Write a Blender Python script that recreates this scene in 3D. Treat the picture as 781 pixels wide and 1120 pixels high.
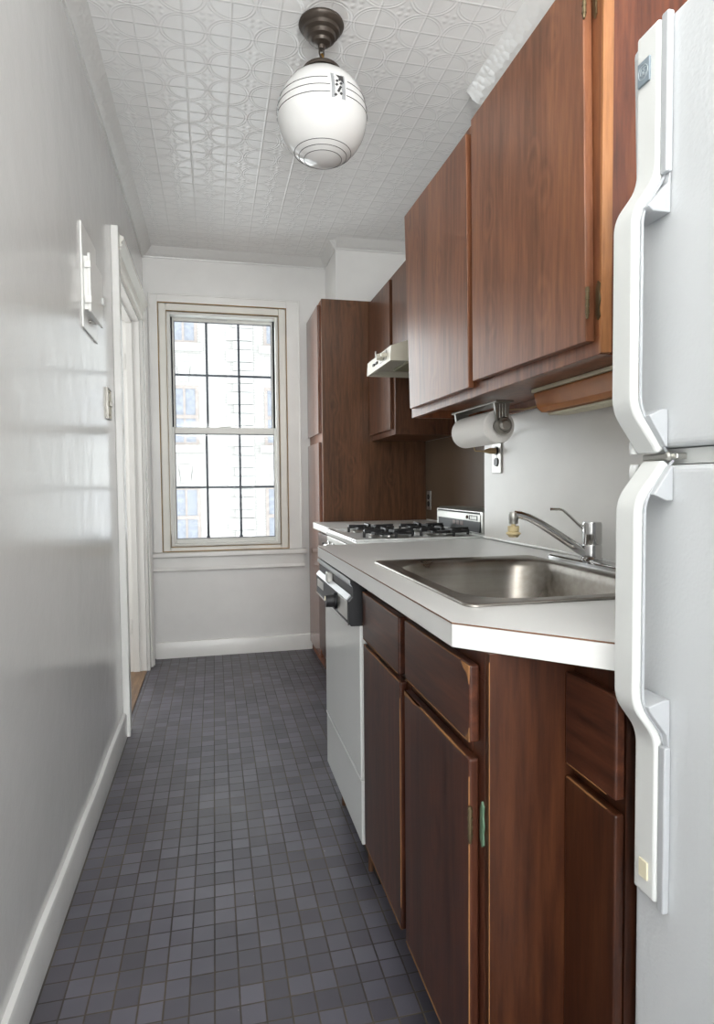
import bpy, bmesh, math, random
from mathutils import Vector, Matrix
random.seed(7)
for o in list(bpy.data.objects):
    bpy.data.objects.remove(o, do_unlink=True)
S = bpy.context.scene
COL = S.collection
PI = math.pi

# ------------------------------------------------------------------ camera
CAM = Vector((.4122, 0, 1.1155))
yaw, pitch, roll = .2258, -.0442, -.0091
Fv = Vector((math.sin(yaw)*math.cos(pitch), math.cos(yaw)*math.cos(pitch), math.sin(pitch)))
Rv = Vector((math.cos(yaw), -math.sin(yaw), 0))
Uv = Rv.cross(Fv)
R2 = Rv*math.cos(roll) + Uv*math.sin(roll)
U2 = Uv*math.cos(roll) - Rv*math.sin(roll)
cd = bpy.data.cameras.new('camera')
cam = bpy.data.objects.new('camera', cd); COL.objects.link(cam)
cam.matrix_world = Matrix(((R2.x, U2.x, -Fv.x, CAM.x), (R2.y, U2.y, -Fv.y, CAM.y), (R2.z, U2.z, -Fv.z, CAM.z), (0, 0, 0, 1)))
cd.sensor_fit = 'VERTICAL'; cd.sensor_height = 36; cd.sensor_width = 36
cd.lens = 680/1120*36
cd.clip_start = .02
S.camera = cam

# ------------------------------------------------------------------ world and light
W = bpy.data.worlds.new('world'); S.world = W; W.use_nodes = True
bg = W.node_tree.nodes['Background']
bg.inputs[0].default_value = (.93, .97, 1, 1); bg.inputs[1].default_value = 2.0

def area(name, loc, rot, sx, sy, power, color=(1, 1, 1)):
    l = bpy.data.lights.new(name, 'AREA'); l.shape = 'RECTANGLE'; l.size = sx; l.size_y = sy
    l.energy = power; l.color = color
    o = bpy.data.objects.new(name, l); COL.objects.link(o); o.location = loc; o.rotation_euler = rot
    return o
# added fill lamp, unseen behind the viewpoint, lighting the near fronts
area('fill_lamp_front', (.60, -2.2, 1.35), (math.radians(112), 0, 0), 1.9, 1.9, 42, (1, .99, .97))
# added lamp aimed up at the near ceiling for soft fill, like bounced flash
area('ceiling_bounce', (.45, -1.05, 1.95), (math.radians(160), 0, 0), .9, .9, 50, (1, .99, .97))
# daylight coming in obliquely through the window
lw = area('daylight_window', (.46, 4.50, 1.55), (math.radians(-90), 0, math.radians(38)), .9, 1.5, 9, (.96, .98, 1))
lw.data.spread = math.radians(100)
# extra lamp put out of view past the doorway to brighten the far end
area('fill_lamp_side', (-1.0, 3.45, 1.5), (math.radians(90), 0, math.radians(-90)), 1.2, 1.8, 11, (1, .99, .97))

S.view_settings.view_transform = 'Standard'
S.view_settings.look = 'None'
S.view_settings.gamma = 1
S.view_settings.use_curve_mapping = False
S.view_settings.exposure = 0.50

# ------------------------------------------------------------------ materials
def hexc(h):
    c = [int(h[i:i+2], 16)/255 for i in (0, 2, 4)]
    return tuple(((x/12.92) if x <= .04045 else ((x+.055)/1.055)**2.4) for x in c) + (1,)

def new_mat(name):
    m = bpy.data.materials.new(name); m.use_nodes = True
    nt = m.node_tree
    return m, nt, nt.nodes['Principled BSDF']

def N(nt, t, **kw):
    n = nt.nodes.new(t)
    for k, v in kw.items(): setattr(n, k, v)
    return n

def noise(nt, vec, scale, detail=3, rough=.5):
    n = N(nt, 'ShaderNodeTexNoise'); n.inputs['Scale'].default_value = scale
    n.inputs['Detail'].default_value = detail; n.inputs['Roughness'].default_value = rough
    nt.links.new(vec, n.inputs['Vector']); return n.outputs['Fac']

def mapping(nt, vec, scale=(1, 1, 1), loc=(0, 0, 0), rot=(0, 0, 0)):
    n = N(nt, 'ShaderNodeMapping'); n.inputs['Scale'].default_value = scale
    n.inputs['Location'].default_value = loc; n.inputs['Rotation'].default_value = rot
    nt.links.new(vec, n.inputs['Vector']); return n.outputs[0]

def pos(nt):
    return N(nt, 'ShaderNodeNewGeometry').outputs['Position']

def math_(nt, op, a, b=None, c=None, clamp=False):
    n = N(nt, 'ShaderNodeMath', operation=op); n.use_clamp = clamp
    for i, v in enumerate((a, b, c)):
        if v is None: continue
        if isinstance(v, (int, float)): n.inputs[i].default_value = v
        else: nt.links.new(v, n.inputs[i])
    return n.outputs[0]

def ramp(nt, fac, stops):
    n = N(nt, 'ShaderNodeValToRGB'); e = n.color_ramp.elements
    while len(e) < len(stops): e.new(.5)
    for i, (p, c) in enumerate(stops):
        e[i].position = p; e[i].color = c if len(c) == 4 else tuple(c)+(1,)
    nt.links.new(fac, n.inputs[0]); return n.outputs[0]

def mixc(nt, fac, a, b, mode='MIX'):
    n = N(nt, 'ShaderNodeMix', data_type='RGBA', blend_type=mode)
    for i, v in ((0, fac), (6, a), (7, b)):
        if isinstance(v, (int, float)): n.inputs[i].default_value = v
        elif isinstance(v, tuple): n.inputs[i].default_value = v
        else: nt.links.new(v, n.inputs[i])
    return n.outputs[2]

def bump(nt, b, h, strength, dist=.01):
    n = N(nt, 'ShaderNodeBump'); n.inputs['Strength'].default_value = strength; n.inputs['Distance'].default_value = dist
    nt.links.new(h, n.inputs['Height']); nt.links.new(n.outputs[0], b.inputs['Normal'])

def flat(name, h, rough=.4, metal=0, bumps=None, var=0.0, spec=None):
    """a plain finish with slight procedural variation"""
    m, nt, b = new_mat(name)
    p = pos(nt)
    c = hexc(h) if isinstance(h, str) else h
    f = noise(nt, p, 9, 4)
    lo = tuple(x*(1-var) for x in c[:3])+(1,); hi = tuple(min(1, x*(1+var)) for x in c[:3])+(1,)
    nt.links.new(ramp(nt, f, [(.3, lo), (.7, hi)]), b.inputs['Base Color'])
    b.inputs['Roughness'].default_value = rough; b.inputs['Metallic'].default_value = metal
    if spec is not None: b.inputs['Specular IOR Level'].default_value = spec
    if bumps:
        bump(nt, b, noise(nt, p, bumps[0], 4), bumps[1], bumps[2])
    return m

def wood(name, c_lo, c_mid, c_hi, rough=.32, axis='Z', knots=True, seed=0.0, spec=.35):
    m, nt, b = new_mat(name)
    p = pos(nt)
    sc = {'Z': (9, 9, .75), 'Y': (9, .75, 9), 'X': (.75, 9, 9)}[axis]
    base = mapping(nt, p, (1, 1, 1), (seed, seed*1.7, seed*.6))
    # cathedral figure: a slow field whose contour lines are the growth rings
    slow = noise(nt, mapping(nt, base, tuple(s*.36 for s in sc)), 1.0, 2, .5)
    wrp = noise(nt, mapping(nt, base, (14, 14, 6)), 1.0, 3, .6)
    if knots:
        v = N(nt, 'ShaderNodeTexVoronoi'); v.inputs['Scale'].default_value = 1.0
        sp = N(nt, 'ShaderNodeSeparateXYZ'); nt.links.new(base, sp.inputs[0]); cb = N(nt, 'ShaderNodeCombineXYZ')
        ks = (4.4, 2.6) if axis == 'Z' else (2.6, 4.4)
        nt.links.new(math_(nt, 'MULTIPLY', math_(nt, 'ADD', sp.outputs[0], sp.outputs[1]), ks[0]), cb.inputs[0])
        nt.links.new(math_(nt, 'MULTIPLY', sp.outputs[2], ks[1]), cb.inputs[1]); v.voronoi_dimensions = '2D'
        nt.links.new(cb.outputs[0], v.inputs['Vector'])
        kd = math_(nt, 'ADD', v.outputs['Distance'], math_(nt, 'MULTIPLY', math_(nt, 'SUBTRACT', wrp, .5), .16))
        kn = math_(nt, 'SUBTRACT', 1, math_(nt, 'MULTIPLY', kd, 5.5), clamp=True)
        slow = math_(nt, 'ADD', slow, math_(nt, 'MULTIPLY', kn, .10))
    rings = math_(nt, 'SINE', math_(nt, 'MULTIPLY', slow, 95))
    fine = noise(nt, mapping(nt, base, tuple(s*9 for s in sc)), 1.0, 5, .65)
    band = noise(nt, mapping(nt, base, tuple(s*.9 for s in sc)), 1.0, 2, .5)
    f = math_(nt, 'ADD', math_(nt, 'MULTIPLY', rings, .045), math_(nt, 'ADD', math_(nt, 'MULTIPLY', fine, .62), math_(nt, 'MULTIPLY', band, .40)))
    col = ramp(nt, f, [(.34, c_lo), (.53, c_mid), (.72, c_hi)])
    if knots:
        k2 = math_(nt, 'SUBTRACT', 1, math_(nt, 'MULTIPLY', math_(nt, 'ADD', kd, math_(nt, 'MULTIPLY', fine, .10)), 13), clamp=True)
        col = mixc(nt, math_(nt, 'MULTIPLY', k2, .55), col, tuple(x*.35 for x in c_lo[:3])+(1,))
    nt.links.new(col, b.inputs['Base Color'])
    b.inputs['Roughness'].default_value = rough
    b.inputs['Specular IOR Level'].default_value = spec
    bump(nt, b, f, .08, .002)
    return m

M = {}
M['wall'] = flat('wall_paint', 'eaeae8', .30, var=.02, bumps=(14, .10, .006))
# glossy thickly brushed enamel of the long left wall
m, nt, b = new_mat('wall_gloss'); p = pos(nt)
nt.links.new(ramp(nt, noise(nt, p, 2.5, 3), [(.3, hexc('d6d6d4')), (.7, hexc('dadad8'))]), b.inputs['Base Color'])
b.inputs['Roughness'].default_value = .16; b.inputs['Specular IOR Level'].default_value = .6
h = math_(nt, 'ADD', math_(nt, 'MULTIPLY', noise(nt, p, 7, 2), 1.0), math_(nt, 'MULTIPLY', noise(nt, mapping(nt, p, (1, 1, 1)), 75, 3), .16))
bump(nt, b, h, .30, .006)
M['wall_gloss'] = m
M['trim'] = flat('trim_enamel', 'ecece9', .22, var=.02, bumps=(30, .08, .003))
M['trim_cream'] = flat('window_enamel', 'e9e8e0', .3, var=.03, bumps=(30, .08, .003))
M['vinyl'] = flat('window_sash_vinyl', 'e2e3de', .35, var=.02)
M['caulk'] = flat('old_brown_caulk', 'a88a5c', .7, var=.25)
M['black'] = flat('black_plastic', '17171a', .5)
M['dark'] = flat('dark_slot', '0c0c0c', .7)
M['muntin'] = flat('dark_lead_muntin', '4c4e58', .45, var=.2)
M['laminate'] = flat('white_laminate', 'd9d9d7', .28, var=.015)
M['lam_edge'] = flat('brown_laminate_seam', '6d4a33', .6)
M['backsplash'] = flat('backsplash_board', 'e2e0db', .35, var=.02)
M['brownwall'] = flat('brown_wall_board', '554535', .38, var=.06)
M['appl'] = flat('white_enamel', 'e4e6e4', .12, var=.01)
M['handle'] = flat('white_handle_plastic', 'd6d8d6', .3, var=.01)
M['grey_plastic'] = flat('grey_plastic', 'b6b9bc', .35, metal=.15)
M['badge'] = flat('blue_grey_badge', '7f8b93', .35)
M['badge_ink'] = flat('pale_badge_ink', 'b3bbbf', .4, metal=.3)
M['chrome'] = flat('chrome', 'c9c9c9', .12, metal=1)
M['silver'] = flat('brushed_silver', 'b9b8b3', .42, metal=1, var=.1)
M['pewter'] = flat('pewter', '8c8a84', .4, metal=.8, var=.2)
M['brass'] = flat('aged_brass', '6d6048', .4, metal=.8, var=.25)
M['brass_gold'] = flat('brass_link', 'a5803a', .35, metal=1)
M['bronze'] = flat('dark_bronze', '453d36', .38, metal=.4, var=.15)
M['opal'] = flat('opal_glass', 'e3e3e1', .07)
M['opal'].node_tree.nodes['Principled BSDF'].inputs['Subsurface Weight'].default_value = .0
M['ink'] = flat('thin_dark_stripe', '3b3b3b', .4)
M['etch'] = flat('etched_silver_leaf', '9fa2a4', .35, var=.3)
M['hood'] = flat('cream_enamel', 'dcd8c8', .3, var=.03)
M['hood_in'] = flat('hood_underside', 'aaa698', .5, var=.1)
M['filter'] = flat('greasy_filter', '6f6a52', .7, var=.25, bumps=(250, .6, .002))
M['iron'] = flat('cast_iron', '1d1d1f', .38, var=.2)
M['paper'] = flat('paper_towel', 'eeece8', .9, bumps=(260, .4, .002))
M['rubber'] = flat('pale_rubber', 'dfcda0', .6, var=.12)
M['cord'] = flat('beige_cord', 'b39a72', .5)
M['socket'] = flat('black_socket', '1a1a1c', .4)
M['green'] = flat('painted_green_hinge', '5d7a63', .5, var=.2)
M['chip'] = flat('bare_chipped_edge', '8c6138', .75, var=.35)
M['amber'] = flat('aged_amber_plastic', 'b9743a', .35, var=.12)
M['cream'] = flat('cream_plastic', 'd9d2b8', .45, var=.05)
M['rust'] = flat('rusty_seam', '6b4a33', .8, var=.4)
M['redbrown'] = flat('red_brown_display', '4a2a1c', .3)
M['hall_wood'] = wood('hall_floor_wood', hexc('5c4532'), hexc('7d6248'), hexc('957655'), .4, 'Y', False)

M['wood_up'] = wood('upper_cabinet_walnut', hexc('623e28'), hexc('80523a'), hexc('966443'), .34, 'Z', True, 3.1)
M['wood_up2'] = wood('upper_frame_walnut', hexc('5a3522'), hexc('7c4c32'), hexc('94603d'), .36, 'Z', False, 5.3)
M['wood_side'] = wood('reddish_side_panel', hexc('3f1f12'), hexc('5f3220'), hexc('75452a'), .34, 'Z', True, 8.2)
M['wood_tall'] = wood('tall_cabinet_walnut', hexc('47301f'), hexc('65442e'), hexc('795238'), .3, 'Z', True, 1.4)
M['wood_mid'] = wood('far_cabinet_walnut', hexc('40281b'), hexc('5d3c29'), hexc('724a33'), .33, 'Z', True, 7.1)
M['tall_door'] = wood('tall_door_walnut', hexc('57392a'), hexc('7b5240'), hexc('906650'), .14, 'Z', False, 1.4, .6)
M['wood_strip'] = wood('pale_edge_strip', hexc('7f5636'), hexc('a06c44'), hexc('b37f53'), .4, 'Z', False, 2.2)
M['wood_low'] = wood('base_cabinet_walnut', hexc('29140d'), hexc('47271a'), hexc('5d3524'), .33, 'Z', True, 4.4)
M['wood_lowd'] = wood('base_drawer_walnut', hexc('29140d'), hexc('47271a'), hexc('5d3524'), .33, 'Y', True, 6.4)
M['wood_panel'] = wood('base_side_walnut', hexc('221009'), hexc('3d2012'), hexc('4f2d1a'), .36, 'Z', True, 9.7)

# ceramic mosaic floor
T = .0535
m, nt, b = new_mat('slate_mosaic'); p = pos(nt)
sep = N(nt, 'ShaderNodeSeparateXYZ'); nt.links.new(p, sep.inputs[0])
ux = math_(nt, 'DIVIDE', math_(nt, 'SUBTRACT', sep.outputs[0], .3935-20*T), T)
uy = math_(nt, 'DIVIDE', math_(nt, 'SUBTRACT', sep.outputs[1], 1.3115-100*T), T)
fx = math_(nt, 'ABSOLUTE', math_(nt, 'SUBTRACT', math_(nt, 'FRACT', ux), .5))
fy = math_(nt, 'ABSOLUTE', math_(nt, 'SUBTRACT', math_(nt, 'FRACT', uy), .5))
fm = math_(nt, 'MAXIMUM', fx, fy)
wob = math_(nt, 'MULTIPLY', noise(nt, p, 60, 2), .02)
fm = math_(nt, 'ADD', fm, wob)
grout = ramp(nt, fm, [(.468, (0, 0, 0)), (.484, (1, 1, 1))])
cmb = N(nt, 'ShaderNodeCombineXYZ')
nt.links.new(math_(nt, 'FLOOR', ux), cmb.inputs[0]); nt.links.new(math_(nt, 'FLOOR', uy), cmb.inputs[1])
wn = N(nt, 'ShaderNodeTexWhiteNoise', noise_dimensions='3D'); nt.links.new(cmb.outputs[0], wn.inputs['Vector'])
tone = math_(nt, 'ADD', math_(nt, 'MULTIPLY', wn.outputs['Value'], .6), math_(nt, 'MULTIPLY', noise(nt, p, 3.2, 4), .75))
tc = ramp(nt, tone, [(.2, hexc('3b3a44')), (.6, hexc('4d4c57')), (1.0, hexc('62616d'))])
warm = noise(nt, p, 1.3, 2)
tc = mixc(nt, math_(nt, 'MULTIPLY', warm, .35), tc, hexc('5d5652'))
gc = ramp(nt, noise(nt, p, 4, 3), [(.35, hexc('2c2723')), (.7, hexc('5a5142'))])
spk = noise(nt, p, 55, 2)
spk = ramp(nt, spk, [(.785, (0, 0, 0)), (.80, (1, 1, 1))])
tc = mixc(nt, math_(nt, 'MULTIPLY', spk, .6), tc, hexc('b8b5ae'))
nt.links.new(mixc(nt, grout, tc, gc), b.inputs['Base Color'])
nt.links.new(ramp(nt, math_(nt, 'ADD', math_(nt, 'MULTIPLY', noise(nt, p, 9, 3), .6), math_(nt, 'MULTIPLY', grout, .6)), [(.0, (.32, .32, .32)), (1.0, (.6, .6, .6))]), b.inputs['Roughness'])
hgt = math_(nt, 'ADD', math_(nt, 'SUBTRACT', 1, grout), math_(nt, 'ADD', math_(nt, 'MULTIPLY', noise(nt, p, 40, 3), .25), math_(nt, 'MULTIPLY', wn.outputs['Value'], .25)))
bump(nt, b, hgt, .5, .0015)
M['floor'] = m

# pressed tin ceiling
C = .1524
m, nt, b = new_mat('pressed_tin'); p = pos(nt)
sep = N(nt, 'ShaderNodeSeparateXYZ'); nt.links.new(p, sep.inputs[0])
def cell(o, off):
    return math_(nt, 'SUBTRACT', math_(nt, 'FRACT', math_(nt, 'DIVIDE', math_(nt, 'ADD', o, off), C)), .5)
cx, cy = cell(sep.outputs[0], 2.401), cell(sep.outputs[1], 3.048-2.025+C*20)
ax, ay = math_(nt, 'ABSOLUTE', cx), math_(nt, 'ABSOLUTE', cy)
def length(a, c_):
    return math_(nt, 'SQRT', math_(nt, 'ADD', math_(nt, 'MULTIPLY', a, a), math_(nt, 'MULTIPLY', c_, c_)))
rc = length(math_(nt, 'SUBTRACT', .5, ax), math_(nt, 'SUBTRACT', .5, ay))     # distance from the cell's corner
def ridge(v, at, w):
    return math_(nt, 'SUBTRACT', 1, math_(nt, 'DIVIDE', math_(nt, 'ABSOLUTE', math_(nt, 'SUBTRACT', v, at)), w), clamp=True)
edge = math_(nt, 'MAXIMUM', ridge(math_(nt, 'MAXIMUM', ax, ay), .5, .035), 0)
arc1 = ridge(rc, .50, .03); arc2 = ridge(rc, .435, .02)
rr = length(cx, cy)
dots = ridge(length(math_(nt, 'SUBTRACT', ax, .085), math_(nt, 'SUBTRACT', ay, .085)), 0, .075)
leaf = ridge(length(math_(nt, 'SUBTRACT', .34, ax), math_(nt, 'SUBTRACT', .34, ay)), 0, .08)
hh = math_(nt, 'ADD', math_(nt, 'ADD', math_(nt, 'MULTIPLY', edge, 1.2), arc1), math_(nt, 'ADD', math_(nt, 'MULTIPLY', arc2, .8), math_(nt, 'ADD', math_(nt, 'MULTIPLY', dots, 1.4), math_(nt, 'MULTIPLY', ridge(rc, 0, .30), .9))))
hh = math_(nt, 'ADD', hh, math_(nt, 'MULTIPLY', noise(nt, p, 3.5, 3), 1.5))
nt.links.new(ramp(nt, noise(nt, p, 2, 3), [(.3, hexc('efefee')), (.7, hexc('f4f4f3'))]), b.inputs['Base Color'])
b.inputs['Roughness'].default_value = .27
bump(nt, b, hh, .40, .0035)
M['tin'] = m
# pressed crown
m, nt, b = new_mat('pressed_crown'); p = pos(nt)
w1 = N(nt, 'ShaderNodeTexVoronoi'); w1.inputs['Scale'].default_value = 38; nt.links.new(mapping(nt, p, (1, 1, 1.2)), w1.inputs['Vector'])
b.inputs['Base Color'].default_value = hexc('dadad8'); b.inputs['Roughness'].default_value = .28
bump(nt, b, w1.outputs['Distance'], .5, .005)
M['crown'] = m

# stainless sink
m, nt, b = new_mat('worn_stainless'); p = pos(nt)
n1 = noise(nt, mapping(nt, p, (3, 60, 60)), 1, 4); n2 = noise(nt, p, 7, 4)
nt.links.new(ramp(nt, math_(nt, 'ADD', math_(nt, 'MULTIPLY', n1, .3), math_(nt, 'MULTIPLY', n2, .7)), [(.3, hexc('7d7770')), (.7, hexc('b3afa8'))]), b.inputs['Base Color'])
b.inputs['Metallic'].default_value = 1
nt.links.new(ramp(nt, n2, [(.3, (.26, .26, .26)), (.7, (.42, .42, .42))]), b.inputs['Roughness'])
M['steel'] = m
# fridge: pebbled enamel
m, nt, b = new_mat('pebbled_enamel'); p = pos(nt)
b.inputs['Base Color'].default_value = hexc('c9ccce'); b.inputs['Roughness'].default_value = .3
v = N(nt, 'ShaderNodeTexVoronoi', feature='SMOOTH_F1'); v.inputs['Scale'].default_value = 230; nt.links.new(p, v.inputs['Vector'])
hh = math_(nt, 'ADD', v.outputs['Distance'], math_(nt, 'MULTIPLY', noise(nt, p, 160, 3), .8))
bump(nt, b, hh, .22, .0012)
M['fridge'] = m
# glass
m = bpy.data.materials.new('window_glass'); m.use_nodes = True; nt = m.node_tree; nt.nodes.clear()
o_ = N(nt, 'ShaderNodeOutputMaterial'); tr = N(nt, 'ShaderNodeBsdfTransparent'); gl = N(nt, 'ShaderNodeBsdfGlossy'); mx = N(nt, 'ShaderNodeMixShader')
tr.inputs[0].default_value = (.93, .95, .95, 1); gl.inputs['Roughness'].default_value = .03
fr = N(nt, 'ShaderNodeFresnel'); fr.inputs[0].default_value = 1.16
nt.links.new(fr.outputs[0], mx.inputs[0]); nt.links.new(tr.outputs[0], mx.inputs[1]); nt.links.new(gl.outputs[0], mx.inputs[2]); nt.links.new(mx.outputs[0], o_.inputs[0])
M['glass'] = m
# white painted brick
m, nt, b = new_mat('white_painted_brick'); p = pos(nt)
br = N(nt, 'ShaderNodeTexBrick'); br.inputs['Scale'].default_value = 1; br.inputs['Brick Width'].default_value = .21; br.inputs['Row Height'].default_value = .075
br.inputs['Mortar Size'].default_value = .008
br.inputs['Color1'].default_value = hexc('c9c7c4'); br.inputs['Color2'].default_value = hexc('bfbcb9'); br.inputs['Mortar'].default_value = hexc('aeaba8')
sp = N(nt, 'ShaderNodeSeparateXYZ'); nt.links.new(p, sp.inputs[0]); cb = N(nt, 'ShaderNodeCombineXYZ')
nt.links.new(sp.outputs[0], cb.inputs[0]); nt.links.new(sp.outputs[2], cb.inputs[1]); nt.links.new(cb.outputs[0], br.inputs['Vector'])
nt.links.new(mixc(nt, math_(nt, 'MULTIPLY', noise(nt, p, 1.2, 5), .35), br.outputs['Color'], hexc('b3ada6')), b.inputs['Base Color'])
b.inputs['Roughness'].default_value = .8
M['brick'] = m
M['stone'] = flat('white_painted_stone', 'cbc9c6', .8, var=.05)
M['ext_frame'] = flat('salmon_window_frame', 'ada29c', .6, var=.1)
M['ext_glass'] = flat('far_window_glass', '9a9da6', .35, var=.15)

# ------------------------------------------------------------------ mesh helpers
def box(bm, x0, x1, y0, y1, z0, z1):
    v = [bm.verts.new((x, y, z)) for x in (x0, x1) for y in (y0, y1) for z in (z0, z1)]
    for f in ((0, 1, 3, 2), (4, 6, 7, 5), (0, 4, 5, 1), (2, 3, 7, 6), (0, 2, 6, 4), (1, 5, 7, 3)):
        bm.faces.new([v[i] for i in f])
    return v

def prism(bm, pts, axis, a0, a1):
    """polygon pts (2-D) extruded along axis; X:(y,z) Y:(x,z) Z:(x,y)"""
    def P(q, a):
        return {'X': (a, q[0], q[1]), 'Y': (q[0], a, q[1]), 'Z': (q[0], q[1], a)}[axis]
    A = [bm.verts.new(P(q, a0)) for q in pts]; B = [bm.verts.new(P(q, a1)) for q in pts]
    n = len(pts)
    bm.faces.new(A); bm.faces.new(B[::-1])
    for i in range(n):
        bm.faces.new((A[i], B[i], B[(i+1) % n], A[(i+1) % n]))

def ring_frame(pt, d):
    d = d.normalized(); a = Vector((0, 0, 1)) if abs(d.z) < .9 else Vector((1, 0, 0))
    u = d.cross(a).normalized(); return u, d.cross(u).normalized()

def tube(bm, path, r, seg=12, caps=True, sx=1.0, sy=1.0):
    path = [Vector(q) for q in path]; n = len(path)
    rs = r if isinstance(r, (list, tuple)) else [r]*n
    rings = []; pu = None
    for i, q in enumerate(path):
        d = (path[min(i+1, n-1)] - path[max(i-1, 0)]).normalized()
        if pu is None: u, w = ring_frame(q, d)
        else:
            u = (pu - d*pu.dot(d)).normalized(); w = d.cross(u)
        pu = u
        rings.append([bm.verts.new(q + (u*math.cos(2*PI*k/seg)*sx + w*math.sin(2*PI*k/seg)*sy)*rs[i]) for k in range(seg)])
    for a, c_ in zip(rings, rings[1:]):
        for k in range(seg):
            bm.faces.new((a[k], a[(k+1) % seg], c_[(k+1) % seg], c_[k]))
    if caps:
        bm.faces.new(rings[0][::-1]); bm.faces.new(rings[-1])

def lathe(bm, prof, c=(0, 0, 0), axis='Z', seg=32):
    """prof: list of (r, h)"""
    c = Vector(c); rings = []
    ax = {'Z': (Vector((1, 0, 0)), Vector((0, 1, 0)), Vector((0, 0, 1))), 'Y': (Vector((0, 0, 1)), Vector((1, 0, 0)), Vector((0, 1, 0))), 'X': (Vector((0, 1, 0)), Vector((0, 0, 1)), Vector((1, 0, 0)))}[axis]
    for r, h in prof:
        if r < 1e-6: rings.append([bm.verts.new(c+ax[2]*h)])
        else: rings.append([bm.verts.new(c + ax[0]*r*math.cos(2*PI*k/seg) + ax[1]*r*math.sin(2*PI*k/seg) + ax[2]*h) for k in range(seg)])
    for a, d in zip(rings, rings[1:]):
        for k in range(seg):
            k2 = (k+1) % seg
            if len(a) == 1 and len(d) == 1: continue
            if len(a) == 1: bm.faces.new((a[0], d[k2], d[k]))
            elif len(d) == 1: bm.faces.new((a[k], a[k2], d[0]))
            else: bm.faces.new((a[k], a[k2], d[k2], d[k]))
    if len(rings[0]) > 1: bm.faces.new(rings[0][::-1])
    if len(rings[-1]) > 1: bm.faces.new(rings[-1])

def rrect(x0, x1, y0, y1, r, n=8):
    out = []
    rs = r if isinstance(r, (list, tuple)) else [r]*4
    for (cx_, cy_, a0, rr_) in ((x1, y1, 0, rs[0]), (x0, y1, 90, rs[1]), (x0, y0, 180, rs[2]), (x1, y0, 270, rs[3])):
        sx = -1 if cx_ == x1 else 1; sy = -1 if cy_ == y1 else 1
        for k in range(n+1):
            a = math.radians(a0 + 90*k/n)
            out.append((cx_+sx*rr_+rr_*math.cos(a), cy_+sy*rr_+rr_*math.sin(a)))
    return out

def loft(bm, loops, close_end=False, close_start=False):
    L = [[bm.verts.new(q) for q in lp] for lp in loops]
    n = len(L[0])
    for a, c_ in zip(L, L[1:]):
        for k in range(n):
            bm.faces.new((a[k], a[(k+1) % n], c_[(k+1) % n], c_[k]))
    if close_end: bm.faces.new(L[-1])
    if close_start: bm.faces.new(L[0][::-1])

WP = {}
def link(name, bm, mat, parent=None, bevel=0, bseg=2, smooth=False, edge_mat=None, angle=35):
    bmesh.ops.recalc_face_normals(bm, faces=bm.faces)
    vs = [v.co for v in bm.verts]
    lo = Vector([min(v[i] for v in vs) for i in range(3)]); hi = Vector([max(v[i] for v in vs) for i in range(3)])
    c = Vector(((lo.x+hi.x)/2, (lo.y+hi.y)/2, lo.z if parent is None else (lo.z+hi.z)/2))
    for v in bm.verts: v.co -= c
    me = bpy.data.meshes.new(name); bm.to_mesh(me); bm.free()
    o = bpy.data.objects.new(name, me); COL.objects.link(o)
    me.materials.append(mat)
    if edge_mat: me.materials.append(edge_mat)
    if smooth:
        me.shade_smooth() if hasattr(me, 'shade_smooth') else None
        try: me.set_sharp_from_angle(angle=math.radians(angle))
        except Exception: pass
    if parent is not None:
        o.parent = parent; o.location = c - WP[parent.name]
    else: o.location = c
    WP[o.name] = c
    if bevel:
        md = o.modifiers.new('bevel', 'BEVEL'); md.width = bevel; md.segments = bseg; md.limit_method = 'ANGLE'; md.angle_limit = math.radians(40)
        if edge_mat: md.material = 1
    return o

def B(): return bmesh.new()
def bx(name, mat, dims, parent=None, bevel=0, **kw):
    bm = B(); box(bm, *dims); return link(name, bm, mat, parent, bevel, **kw)

def thing(name, loc, label, cat, group=None):
    o = bpy.data.objects.new(name, None); COL.objects.link(o); o.location = loc
    o.empty_display_size = .05
    WP[o.name] = Vector(loc); tag(o, label, cat, group); return o
def tag(o, label, cat, group=None):
    o['label'] = label; o['category'] = cat
    if group: o['group'] = group
    return o
def struct(o): o['kind'] = 'structure'; return o
def lab(o, l): o['label'] = l; return o

def screw(name, mat, c, axis, r, d, parent, seg=10):
    bm = B(); lathe(bm, [(r, 0), (r, d*.6), (r*.6, d)], c, axis, seg); return link(name, bm, mat, parent, smooth=True)

# ================================================================== room shell
XR, XRR = 1.45, 1.70        # right wall, and its recess past the sink
YB, ZC = 4.17, 2.61
YN = -1.5                   # where the kitchen opens to the next room
XA = 1.74                   # alcove wall behind the fridge
struct(bx('floor', M['floor'], (-.0, XRR, YN, YB, -.05, 0)))
struct(bx('floor', M['hall_wood'], (-1.4, -.0005, 1.6, 5.2, -.06, -.004)))
struct(bx('ceiling', M['tin'], (-.02, XA, YN, YB+.02, ZC, ZC+.08)))
# left wall with the doorway (y 2.99 .. 3.90, z < 2.10)
bm = B()
box(bm, -.12, 0, YN, 2.99, -.05, ZC+.05); box(bm, -.12, 0, 3.91, YB+.25, -.05, ZC+.05); box(bm, -.12, 0, 2.99, 3.91, 2.10, ZC+.05)
bmesh.ops.remove_doubles(bm, verts=bm.verts, dist=1e-5)
struct(link('wall_left', bm, M['wall_gloss']))
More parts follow.
